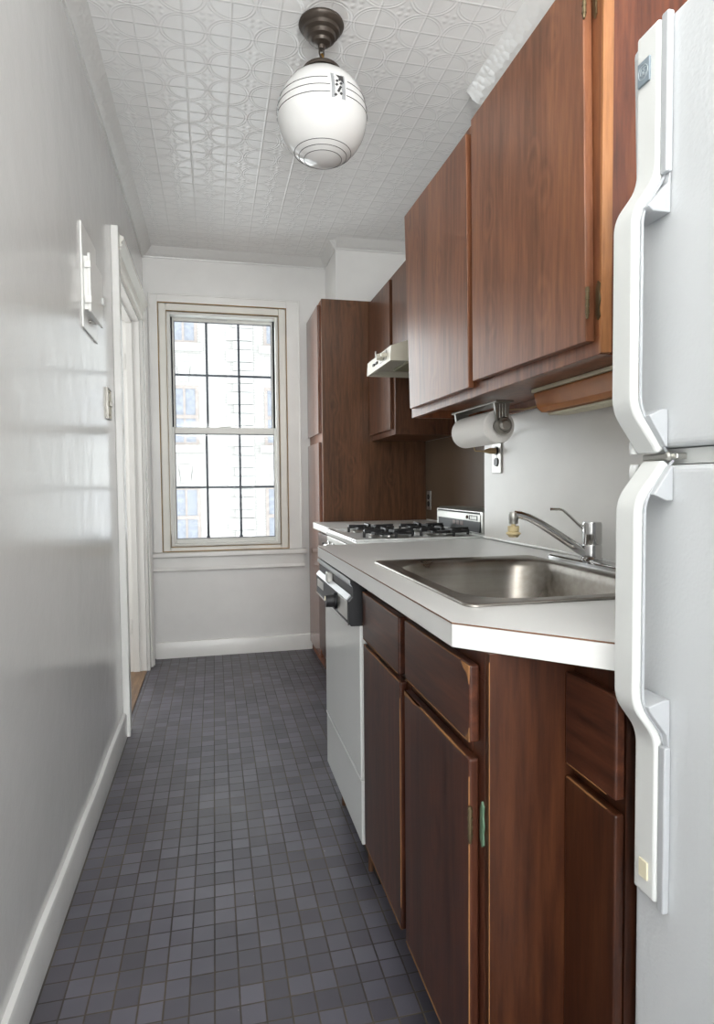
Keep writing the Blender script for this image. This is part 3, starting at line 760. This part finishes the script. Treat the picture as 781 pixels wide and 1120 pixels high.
# ================================================================== worktop by the tall cabinet and its cabinet
bm = B(); box(bm, .985, XRR-.007, 2.955, 3.668, .857, .893)
tag(link('worktop', bm, M['laminate'], bevel=.002), 'short white worktop between the stove and the tall cabinet', 'worktop')
bc = thing('base_cabinet', (1.35, 3.3, 0), 'narrow dark base cabinet under the short far worktop', 'cabinet')
bm = B(); box(bm, 1.03, XRR-.01, 2.96, 3.665, .10, .856); box(bm, 1.09, XRR-.01, 2.96, 3.665, 0, .10); link('body', bm, M['wood_low'], bc, .001)
bx('drawer', M['wood_lowd'], (1.012, 1.0295, 2.98, 3.645, .70, .835), bc, .003)
bx('door', M['wood_low'], (1.012, 1.0295, 2.98, 3.645, .14, .68), bc, .003)

# ================================================================== main worktop with the sink cut-out
CT, CB = .900, .861
outer = [(.768, 2.175), (.770, .903), (.942, .7235), (XR-.007, .7235), (XR-.007, 2.258), (1.40, 2.262)]
hole = rrect(.855, 1.292, 1.020, 1.635, .06, 6)
bm = B()
vo = [bm.verts.new((x, y, CT)) for x, y in outer]; vh = [bm.verts.new((x, y, CT)) for x, y in hole]
ed = [bm.edges.new((vo[i], vo[(i+1) % len(vo)])) for i in range(len(vo))] + [bm.edges.new((vh[i], vh[(i+1) % len(vh)])) for i in range(len(vh))]
r_ = bmesh.ops.triangle_fill(bm, use_beauty=True, use_dissolve=False, edges=ed)
top = [f for f in r_['geom'] if isinstance(f, bmesh.types.BMFace)]
ex = bmesh.ops.extrude_face_region(bm, geom=top)
bmesh.ops.translate(bm, verts=[v for v in ex['geom'] if isinstance(v, bmesh.types.BMVert)], vec=(0, 0, CB-CT))
wt = tag(link('worktop', bm, M['laminate']), 'long white laminate worktop with the sink set in it', 'worktop')
# brown seam along the edge
bm = B()
def strip(bm, p, q, w, z0, z1):
    p, q = Vector(p), Vector(q); d = (q-p).normalized(); n = Vector((d.y, -d.x))*w
    A = [p-n, q-n, q+n, p+n]
    prism(bm, [(v.x, v.y) for v in A], 'Z', z0, z1)
strip(bm, (.768, 2.175), (.770, .903), .0006, CT-.0028, CT-.0004)
strip(bm, (.770, .903), (.942, .7235), .0006, CT-.0028, CT-.0004)
link('seam', bm, M['lam_edge'], wt)

# sink
def L3(x0, x1, y0, y1, r, z, n=8): return [(x, y, z) for x, y in rrect(x0, x1, y0, y1, r, n)]
sk = thing('sink', (1.07, 1.33, .72), 'single-bowl stainless steel sink set in the long white worktop', 'sink')
bm = B()
loft(bm, [L3(.836, 1.309, .998, 1.655, .022, .9005), L3(.836, 1.309, .998, 1.655, .022, .903), L3(.839, 1.306, 1.001, 1.652, .022, .9055), L3(.846, 1.300, 1.010, 1.644, .024, .9045),
          L3(.872, 1.288, 1.042, 1.590, [.10, .11, .11, .08], .903), L3(.873, 1.284, 1.043, 1.585, [.10, .11, .11, .08], .898), L3(.880, 1.280, 1.052, 1.578, [.10, .11, .11, .08], .880),
          L3(.900, 1.262, 1.080, 1.555, .10, .765), L3(.918, 1.245, 1.100, 1.535, .09, .742), L3(.945, 1.215, 1.13, 1.505, .07, .734), L3(1.04, 1.12, 1.28, 1.36, .035, .730)], close_end=True)
link('basin', bm, M['steel'], sk, smooth=True, angle=60)
bm = B(); lathe(bm, [(.042, .7315), (.040, .735), (.030, .733), (.0, .733)], (1.08, 1.32, 0), 'Z', 28); dr = link('drain', bm, M['chrome'], sk, smooth=True)
bm = B(); lathe(bm, [(.014, .7335), (.012, .741), (0, .742)], (1.08, 1.32, 0), 'Z', 16); link('strainer', bm, M['silver'], dr, smooth=True)

# faucet
FXX, FY = 1.375, 1.445
fc = thing('faucet', (FXX, FY, .9), 'chrome single-lever kitchen faucet with pale rubber aerator beside the sink', 'faucet')
bm = B(); loft(bm, [[(x, y, z) for x, y in rrect(FXX-.028+d, FXX+.028-d, 1.255+d, 1.635-d, .026-d*.8, 6)] for d, z in ((0, .9005), (0, .907), (.004, .911), (.012, .913))], close_end=True, close_start=True)
link('deck_plate', bm, M['chrome'], fc, smooth=True)
bm = B(); lathe(bm, [(.027, .912), (.027, .917), (.0245, .920), (.0245, .950), (.023, .953)], (FXX, FY, 0), 'Z', 28); link('base', bm, M['chrome'], fc, smooth=True)
bm = B(); lathe(bm, [(.0235, .954), (.0245, .956), (.0245, 1.006), (.0225, 1.012), (.0, 1.013)], (FXX, FY, 0), 'Z', 28); link('body', bm, M['chrome'], fc, smooth=True)
bm = B(); tube(bm, [(FXX-.015, FY+.003, .930), (FXX-.04, FY+.010, .946), (FXX-.09, FY+.025, .982), (FXX-.130, FY+.039, 1.010), (FXX-.155, FY+.048, 1.024), (FXX-.175, FY+.055, 1.031), (FXX-.190, FY+.060, 1.033)], [.013, .0125, .0115, .0105, .010, .010, .010], 14)
sp_ = link('spout', bm, M['chrome'], fc, smooth=True)
tx, ty = FXX-.193, FY+.061
bm = B(); lathe(bm, [(.0, 1.040), (.010, 1.039), (.0135, 1.032), (.0135, 1.020), (.0125, 1.017), (.0125, 1.009), (.006, 1.007), (.0, 1.007)], (tx, ty, 0), 'Z', 20); link('nozzle', bm, M['silver'], sp_, smooth=True)
bm = B(); lathe(bm, [(.006, 1.008), (.006, 1.003), (.015, 1.002), (.015, .990), (.013, .988), (.019, .984), (.0195, .981), (.015, .978), (.012, .973), (.0, .973)], (tx, ty, 0), 'Z', 24); lab(link('aerator', bm, M['rubber'], sp_, smooth=True), 'pale beige rubber aerator')
bm = B(); tube(bm, [(FXX-.018, FY+.006, .992), (FXX-.035, FY+.012, 1.008), (FXX-.062, FY+.022, 1.036), (FXX-.070, FY+.025, 1.043), (FXX-.078, FY+.028, 1.0455), (FXX-.100, FY+.034, 1.046)], [.006, .0045, .004, .004, .0045, .005], 10, sx=1, sy=.8)
link('lever', bm, M['chrome'], fc, smooth=True)
bm = B(); lathe(bm, [(.013, .911), (.013, .920), (.010, .923), (0, .923)], (1.352, 1.268, 0), 'Z', 16); link('cap', bm, M['silver'], fc, smooth=True)

# ================================================================== dishwasher
dw = thing('dishwasher', (1.1, 1.9, 0), 'white dishwasher with black control strip and dial under the worktop', 'dishwasher')
DY0, DY1, DX = 1.624, 2.160, .790
bx('body', M['grey_plastic'], (DX+.03, 1.36, DY0+.01, DY1-.005, .11, .858), dw)
bx('door', M['appl'], (DX, DX+.028, DY0, DY1, .312, .745), dw, .004)
bx('lower_panel', M['appl'], (DX+.001, DX+.028, DY0-.001, DY1, .124, .304), dw, .004)
bx('trim_line', M['handle'], (DX-.0005, DX+.01, DY0+.004, DY1, .3045, .3115), dw)
bx('toe_kick', M['dark'], (DX+.05, DX+.06, DY0+.01, DY1, .0, .125), dw)
bm = B(); tube(bm, [(.835, 1.70, 0), (.835, 1.70, .124)], .008, 8); tube(bm, [(.835, 2.08, 0), (.835, 2.08, .124)], .008, 8); link('foot', bm, M['rust'], dw, smooth=True)
# console
bm = B(); prism(bm, [(DX+.028, .733), (.766, .733), (.760, .740), (.760, .800), (.772, .812), (.772, .838), (.766, .848), (.766, .856), (DX+.028, .856)], 'Y', DY0-.002, DY1)
cn = link('console', bm, M['black'], dw, .0015)
bx('chrome_trim', M['chrome'], (.7575, .7615, DY0+.002, DY1, .736, .742), cn)
bm = B(); prism(bm, [(.7595, .800), (.7575, .802), (.769, .815), (.771, .811)], 'Y', DY0+.02, DY1-.002); link('sloped_trim', bm, M['grey_plastic'], cn)
bm = B(); prism(bm, [(.771, .838), (.7635, .846), (.7635, .8565), (.767, .857), (.767, .848), (.773, .84)], 'Y', DY0+.008, DY1-.001); link('handle_rail', bm, M['grey_plastic'], cn)
bx('face_plate', M['silver'], (.7575, .7598, 1.64, 1.765, .748, .799), cn, .001)
bx('nameplate', M['silver'], (.7580, .7598, 2.02, 2.13, .765, .790), cn, .0005)
bx('latch', M['silver'], (.755, .774, 1.92, 1.955, .806, .838), cn, .003)
bm = B(); lathe(bm, [(.024, 0), (.024, -.006), (.019, -.008), (.0175, -.030), (.0, -.031)], (.7578, 1.80, .772), 'X', 24); dk = link('dial', bm, M['black'], cn, smooth=True)
bx('dial_mark', M['cream'], (.7255, .727, 1.798, 1.802, .774, .787), dk)

# ================================================================== base cabinet under the sink
DFX = .790; FFX = .808
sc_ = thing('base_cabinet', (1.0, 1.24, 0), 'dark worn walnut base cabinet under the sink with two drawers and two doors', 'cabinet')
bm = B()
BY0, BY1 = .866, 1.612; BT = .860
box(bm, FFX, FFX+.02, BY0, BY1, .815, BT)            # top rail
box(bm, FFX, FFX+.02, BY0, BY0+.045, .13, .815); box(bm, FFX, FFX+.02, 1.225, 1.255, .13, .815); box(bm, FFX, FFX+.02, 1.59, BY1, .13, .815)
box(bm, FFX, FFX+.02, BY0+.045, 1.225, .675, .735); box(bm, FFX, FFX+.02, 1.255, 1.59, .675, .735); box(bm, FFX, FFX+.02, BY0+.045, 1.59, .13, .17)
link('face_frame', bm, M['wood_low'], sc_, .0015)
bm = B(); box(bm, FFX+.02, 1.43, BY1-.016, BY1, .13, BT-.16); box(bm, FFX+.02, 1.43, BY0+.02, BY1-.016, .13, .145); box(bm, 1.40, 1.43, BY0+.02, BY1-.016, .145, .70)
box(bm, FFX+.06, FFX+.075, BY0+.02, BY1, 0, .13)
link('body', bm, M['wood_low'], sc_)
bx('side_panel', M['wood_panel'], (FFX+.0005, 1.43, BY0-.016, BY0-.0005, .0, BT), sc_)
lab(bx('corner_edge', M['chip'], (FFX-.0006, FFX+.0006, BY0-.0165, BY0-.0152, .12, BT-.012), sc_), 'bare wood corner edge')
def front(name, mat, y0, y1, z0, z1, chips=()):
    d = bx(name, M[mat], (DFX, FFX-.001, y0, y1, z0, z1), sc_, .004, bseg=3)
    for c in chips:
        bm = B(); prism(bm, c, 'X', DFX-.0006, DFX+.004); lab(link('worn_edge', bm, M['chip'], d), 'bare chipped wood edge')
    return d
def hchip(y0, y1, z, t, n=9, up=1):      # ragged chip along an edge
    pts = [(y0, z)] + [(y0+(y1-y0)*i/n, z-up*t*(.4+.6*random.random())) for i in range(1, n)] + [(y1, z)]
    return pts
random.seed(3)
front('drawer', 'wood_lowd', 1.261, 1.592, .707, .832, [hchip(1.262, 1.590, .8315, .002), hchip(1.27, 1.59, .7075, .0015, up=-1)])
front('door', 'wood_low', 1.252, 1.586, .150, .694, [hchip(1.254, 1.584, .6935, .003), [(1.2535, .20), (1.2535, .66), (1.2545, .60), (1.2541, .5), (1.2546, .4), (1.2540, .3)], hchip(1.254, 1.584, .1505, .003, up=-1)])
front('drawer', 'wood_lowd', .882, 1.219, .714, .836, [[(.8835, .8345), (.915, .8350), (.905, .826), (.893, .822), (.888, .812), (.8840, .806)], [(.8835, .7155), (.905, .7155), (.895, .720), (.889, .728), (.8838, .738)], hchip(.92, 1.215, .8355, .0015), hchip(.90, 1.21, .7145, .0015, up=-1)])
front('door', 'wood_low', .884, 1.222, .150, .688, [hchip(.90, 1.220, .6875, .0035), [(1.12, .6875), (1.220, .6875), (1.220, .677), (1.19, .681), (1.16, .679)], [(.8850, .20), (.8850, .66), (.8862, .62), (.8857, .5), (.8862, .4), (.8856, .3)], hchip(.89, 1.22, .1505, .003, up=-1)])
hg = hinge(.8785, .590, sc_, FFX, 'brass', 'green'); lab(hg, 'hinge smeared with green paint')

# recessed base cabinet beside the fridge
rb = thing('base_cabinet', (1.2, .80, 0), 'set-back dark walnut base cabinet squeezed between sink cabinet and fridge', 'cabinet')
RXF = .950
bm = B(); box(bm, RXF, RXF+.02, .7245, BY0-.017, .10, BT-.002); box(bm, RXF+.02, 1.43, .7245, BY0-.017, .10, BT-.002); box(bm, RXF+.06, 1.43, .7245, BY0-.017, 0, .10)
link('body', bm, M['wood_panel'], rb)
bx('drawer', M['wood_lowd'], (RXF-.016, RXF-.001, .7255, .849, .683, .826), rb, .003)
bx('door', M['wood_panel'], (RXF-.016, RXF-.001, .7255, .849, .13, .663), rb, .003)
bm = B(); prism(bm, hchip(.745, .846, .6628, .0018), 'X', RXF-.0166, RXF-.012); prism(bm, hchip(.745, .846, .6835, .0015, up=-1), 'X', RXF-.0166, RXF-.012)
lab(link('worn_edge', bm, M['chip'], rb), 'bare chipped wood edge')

# ================================================================== fridge
fr_ = thing('refrigerator', (1.33, .35, 0), 'large white top-freezer refrigerator with pebbled doors and long handles', 'refrigerator')
XD = .96; FY0, FY1 = -.03, .735
bx('body', M['fridge'], (XD+.06, 1.70, FY0, .722, .03, 1.665), fr_, .008)
bx('base_grille', M['dark'], (XD+.04, XD+.06, FY0+.02, .71, .03, .12), fr_)
bm = B()
for x in (1.08, 1.64):
    for y in (.03, .67): tube(bm, [(x, y, 0), (x, y, .032)], .018, 10)
link('foot', bm, M['black'], fr_, smooth=True)
bm = B(); box(bm, XD, XD+.052, FY0, .726, 1.158, 1.68)
for v in bm.verts:
    if v.co.y > .5: v.co.y = .742 if v.co.z > 1.5 else .722
fd = link('freezer_door', bm, M['fridge'], fr_, .009, bseg=4)
bm = B(); box(bm, XD, XD+.052, FY0, .7195, .13, 1.136); ld = link('fridge_door', bm, M['fridge'], fr_, .009, bseg=4)
bm = B(); box(bm, XD+.052, XD+.06, FY0+.01, .71, 1.165, 1.66); box(bm, XD+.052, XD+.06, FY0+.01, .705, .14, 1.13); link('gasket', bm, M['grey_plastic'], fr_)
# divider and hinge plate between the doors
bx('divider', M['handle'], (XD+.02, XD+.06, FY0+.01, .712, 1.1375, 1.1565), fr_)
bm = B(); box(bm, XD+.004, XD+.02, .655, .718, 1.143, 1.151); hp = link('catch_plate', bm, M['silver'], fr_, .002)
screw('screw', M['silver'], (XD+.004, .667, 1.147), 'X', .006, -.006, fr_)

def ring_strip(pts, th):
    """outline of a bent strip: pts (x, z) outer line, th its thickness toward the door"""
    n = len(pts); out = []
    for i, q in enumerate(pts):
        a = Vector(pts[max(i-1, 0)]); c = Vector(pts[min(i+1, n-1)])
        d = (c-a).normalized(); nrm = Vector((-d.y, d.x))
        if nrm.x < 0: nrm = -nrm
        out.append((q[0]+nrm.x*th, q[1]+nrm.y*th))
    return pts+out[::-1]
def smooth_path(pts, r=.018, n=5):
    out = [pts[0]]
    for i in range(1, len(pts)-1):
        p, q, s = Vector(pts[i-1]), Vector(pts[i]), Vector(pts[i+1])
        a = q+(p-q).normalized()*min(r, (p-q).length*.45); c = q+(s-q).normalized()*min(r, (s-q).length*.45)
        for k in range(n+1):
            t = k/n; v = a*(1-t)**2+q*2*t*(1-t)+c*t*t; out.append((v.x, v.y))
    out.append(pts[-1]); return out
def fridge_handle(parent, path, ya, yb, brackets, trim):
    bm = B(); prism(bm, ring_strip(smooth_path(path), .012), 'Y', ya, yb)
    h = link('handle', bm, M['handle'], parent, .004, bseg=3, smooth=True)
    for pts in brackets:
        bm = B(); prism(bm, pts, 'Y', ya-.010, yb-.006); link('handle_bracket', bm, M['grey_plastic'], h, .0015)
    bm = B(); box(bm, XD-.010, XD-.0005, ya-.012, ya-.0005, trim[0], trim[1]); link('trim_strip', bm, M['grey_plastic'], h, .002)
    bm = B(); prism(bm, ring_strip([(x+.011, z) for x, z in smooth_path(path)], .003), 'Y', ya-.0015, ya+.001); link('seam', bm, M['grey_plastic'], h)
    return h
# freezer handle
P1 = [(XD-.0135, 1.676), (XD-.0135, 1.490), (.914, 1.446), (.914, 1.205), (XD-.006, 1.150)]
h1 = fridge_handle(fd, P1, .674, .714, [[(XD-.001, 1.50), (XD-.005, 1.478), (.927, 1.448), (.935, 1.442), (XD-.001, 1.442)], [(XD-.001, 1.205), (.950, 1.205), (.932, 1.197), (XD-.004, 1.160), (XD-.001, 1.158)]], (1.49, 1.679))
bd = bx('badge', M['badge'], (XD-.0165, XD-.0136, .6865, .708, 1.611, 1.640), h1, .0005)
lab(bd, 'blue-grey square badge with a round script monogram')
def torus_x(bm, c, R, r, seg=28):
    pts = [(c[0], c[1]+R*math.cos(2*PI*k/seg), c[2]+R*math.sin(2*PI*k/seg)) for k in range(seg+1)]
    tube(bm, pts, r, 6, False)
bm = B(); torus_x(bm, (XD-.0168, .697, 1.6255), .0085, .0004)
# interlaced script strokes of the monogram
def stroke(pts):
    tube(bm, [(XD-.0168, .697-a*.0085, 1.6255+b_*.0085) for a, b_ in pts], .0004, 5)
stroke([(-.05, .5), (-.35, .62), (-.6, .2), (-.5, -.3), (-.2, -.45), (0, -.1), (-.05, .1), (-.3, .02)])
stroke([(.62, .45), (.3, .6), (.1, .35), (.3, .1), (.45, .08), (.2, 0), (.02, -.3), (.3, -.55), (.62, -.35)])
link('monogram', bm, M['badge_ink'], bd, smooth=True)
# fridge handle
P2 = [(XD-.006, 1.143), (.914, 1.094), (.914, .835), (XD-.0135, .792), (XD-.0135, .580)]
h2 = fridge_handle(ld, P2, .664, .704, [[(XD-.001, 1.136), (XD-.004, 1.134), (.932, 1.100), (.950, 1.092), (XD-.001, 1.092)], [(XD-.001, .845), (.950, .845), (.928, .838), (.930, .832), (XD-.006, .800), (XD-.001, .775)]], (.572, .785))
bx('inset', M['cream'], (XD-.0165, XD-.0136, .674, .690, .603, .627), h2, .001)
# the little end caps that stand at the doors' far edges
for z, p_ in ((1.162, fd), (1.130, ld)):
    bm = B(); lathe(bm, [(.006, -.010), (.007, 0), (.006, .008)], (XD-.004, .722, z), 'Z', 12); link('end_cap', bm, M['handle'], p_, smooth=True)

# ================================================================== ceiling pendant
LX, LY = .780, 2.055
pl = thing('pendant_light', (LX, LY, ZC), 'opal glass globe pendant with dark stripes hanging on the tin ceiling', 'light')
bm = B(); lathe(bm, [(.0, ZC-.001), (.072, ZC-.001), (.074, ZC-.008), (.070, ZC-.016), (.060, ZC-.022), (.058, ZC-.032), (.047, ZC-.038), (.044, ZC-.050), (.032, ZC-.056), (.028, ZC-.064), (.012, ZC-.070), (.010, ZC-.082), (0, ZC-.082)][::-1], (LX, LY, 0), 'Z', 36)
link('canopy', bm, M['bronze'], pl, smooth=True)
def clink(cx_, cy_, cz, R, r, ang, mat):
    bm = B(); u = Vector((math.cos(ang), math.sin(ang), 0))
    pts = [Vector((cx_, cy_, cz))+u*R*.6*math.cos(2*PI*k/18)+Vector((0, 0, R*math.sin(2*PI*k/18))) for k in range(19)]
    tube(bm, pts, r, 8, False); return link('chain_link', bm, mat, pl, smooth=True)
clink(LX, LY, ZC-.092, .014, .0028, .4, M['bronze']); clink(LX, LY, ZC-.110, .014, .0028, 1.9, M['brass_gold'])
GC = 2.330; GR = .146
bm = B(); lathe(bm, [(0, ZC-.120), (.010, ZC-.121), (.012, ZC-.136), (.056, ZC-.143), (.062, ZC-.149), (.062, ZC-.158), (0, ZC-.158)], (LX, LY, 0), 'Z', 32); link('fitter_cap', bm, M['bronze'], pl, smooth=True)
GH = .147
bm = B()
prof = []
for k in range(33):
    t = -PI/2 + (PI/2+1.14)*k/32
    prof.append((max(0, GR*math.cos(t)), GC-.018+GH*math.sin(t)))
prof[0] = (0, prof[0][1])
lathe(bm, prof, (LX, LY, 0), 'Z', 56)
gb = link('globe', bm, M['opal'], pl, smooth=True)
def stripe(h, r=.0011, dz=0, gaps=True):
    rr_ = GR*math.sqrt(max(0, 1-(h/GH)**2))+.0003
    bm = B()
    segs = []
    n = 120
    run = []
    for k in range(n+1):
        a = 2*PI*k/n
        inside = False
        if gaps:
            for pa in PAN:
                dlt = (a-pa+PI) % (2*PI)-PI
                if abs(dlt)*rr_ < .026: inside = True
        p_ = (LX+rr_*math.cos(a), LY+rr_*math.sin(a), GC-.018+h)
        if inside:
            if len(run) > 1: segs.append(run)
            run = []
        else: run.append(p_)
    if len(run) > 1: segs.append(run)
    for s in segs: tube(bm, s, r, 6, True)
    link('stripe', bm, M['ink'], gb, smooth=True)
a0 = math.atan2(-LY, .4122-LX)+.36
PAN = [(a0+k*2*PI/3) % (2*PI) for k in range(3)]
PAN = [(a0) % (2*PI), (a0-1.85) % (2*PI), (a0+1.9) % (2*PI)]
for h in (-.003, .020, .044): stripe(h)
for h in (-.114, -.1245, -.1335): stripe(h, .0009, gaps=False)
for pa in PAN:
    u = Vector((math.cos(pa), math.sin(pa), 0)); t = Vector((-math.sin(pa), math.cos(pa), 0))
    bm = B(); bm2 = B()
    def P_(a, h, off):
        r_h = GR*math.sqrt(1-(h/GH)**2)+off
        ang = a/r_h
        return Vector((LX, LY, GC-.018+h)) + (u*math.cos(ang)+t*math.sin(ang))*r_h
    n = 6
    L_ = []
    for i in range(n+1):
        h = -.018+.078*i/n
        L_.append([P_(-.0225, h, .0), P_(-.0225, h, .0012), P_(.0225, h, .0012), P_(.0225, h, .0)])
    loft(bm, L_, True, True)
    pn = link('decal_panel', bm, M['etch'], gb)
    # dark leaf flecks
    rnd = random.Random(5)
    for k in range(9):
        h = -.010+.050*(k/8); a = -.010+.018*abs(math.sin(k*1.3)); s = .0055
        f = [P_(a-s, h, .0018), P_(a, h-s*.8, .0018), P_(a+s, h+s*.2, .0018), P_(a, h+s, .0018)]
        g_ = [P_(a-s, h, .0008), P_(a, h-s*.8, .0008), P_(a+s, h+s*.2, .0008), P_(a, h+s, .0008)]
        loft(bm2, [g_, f], True, True)
    tri = [(-.006, .056), (.018, .056), (.018, .030), (.008, .040)]
    loft(bm2, [[P_(a, h, .0008) for a, h in tri], [P_(a, h, .0017) for a, h in tri]], True, True)
    link('leaf_motif', bm2, M['ink'], pn)

# ================================================================== things on the left wall
pb = thing('wall_panel_box', (0, 2.4, 1.75), 'white painted metal service panel with small door on the left wall', 'panel')
bx('back_plate', M['trim'], (.0003, .006, 2.215, 2.475, 1.642, 1.985), pb, .001)
bx('box', M['trim'], (.006, .018, 2.238, 2.45, 1.705, 1.880), pb, .001)
dr_ = bx('door', M['trim'], (.019, .028, 2.230, 2.462, 1.697, 1.888), pb, .002)
for z in (1.735, 1.85): bx('hinge', M['trim'], (.010, .030, 2.224, 2.2295, z-.012, z+.012), dr_, .002)
bx('latch', M['handle'], (.028, .036, 2.43, 2.45, 1.775, 1.80), dr_, .003)
screw('screw', M['pewter'], (.006, 2.31, 1.682), 'X', .005, .007, pb)
sw = thing('light_switch', (0, 2.70, 1.45), 'old brass-trimmed light switch plate on the left wall by the doorway', 'switch')
bx('cover_plate', M['cream'], (.0003, .006, 2.655, 2.735, 1.392, 1.508), sw, .002)
bm = B(); frame_pts = 0
for d in ((2.651, 2.656, 1.388, 1.512), (2.734, 2.739, 1.388, 1.512), (2.656, 2.734, 1.388, 1.393), (2.656, 2.734, 1.507, 1.512)): box(bm, .0003, .009, d[0], d[1], d[2], d[3])
link('plate_rim', bm, M['pewter'], sw)
bx('toggle', M['pewter'], (.006, .018, 2.690, 2.700, 1.440, 1.462), sw, .002)
for z in (1.405, 1.495): screw('screw', M['pewter'], (.006, 2.695, z), 'X', .003, .003, sw)
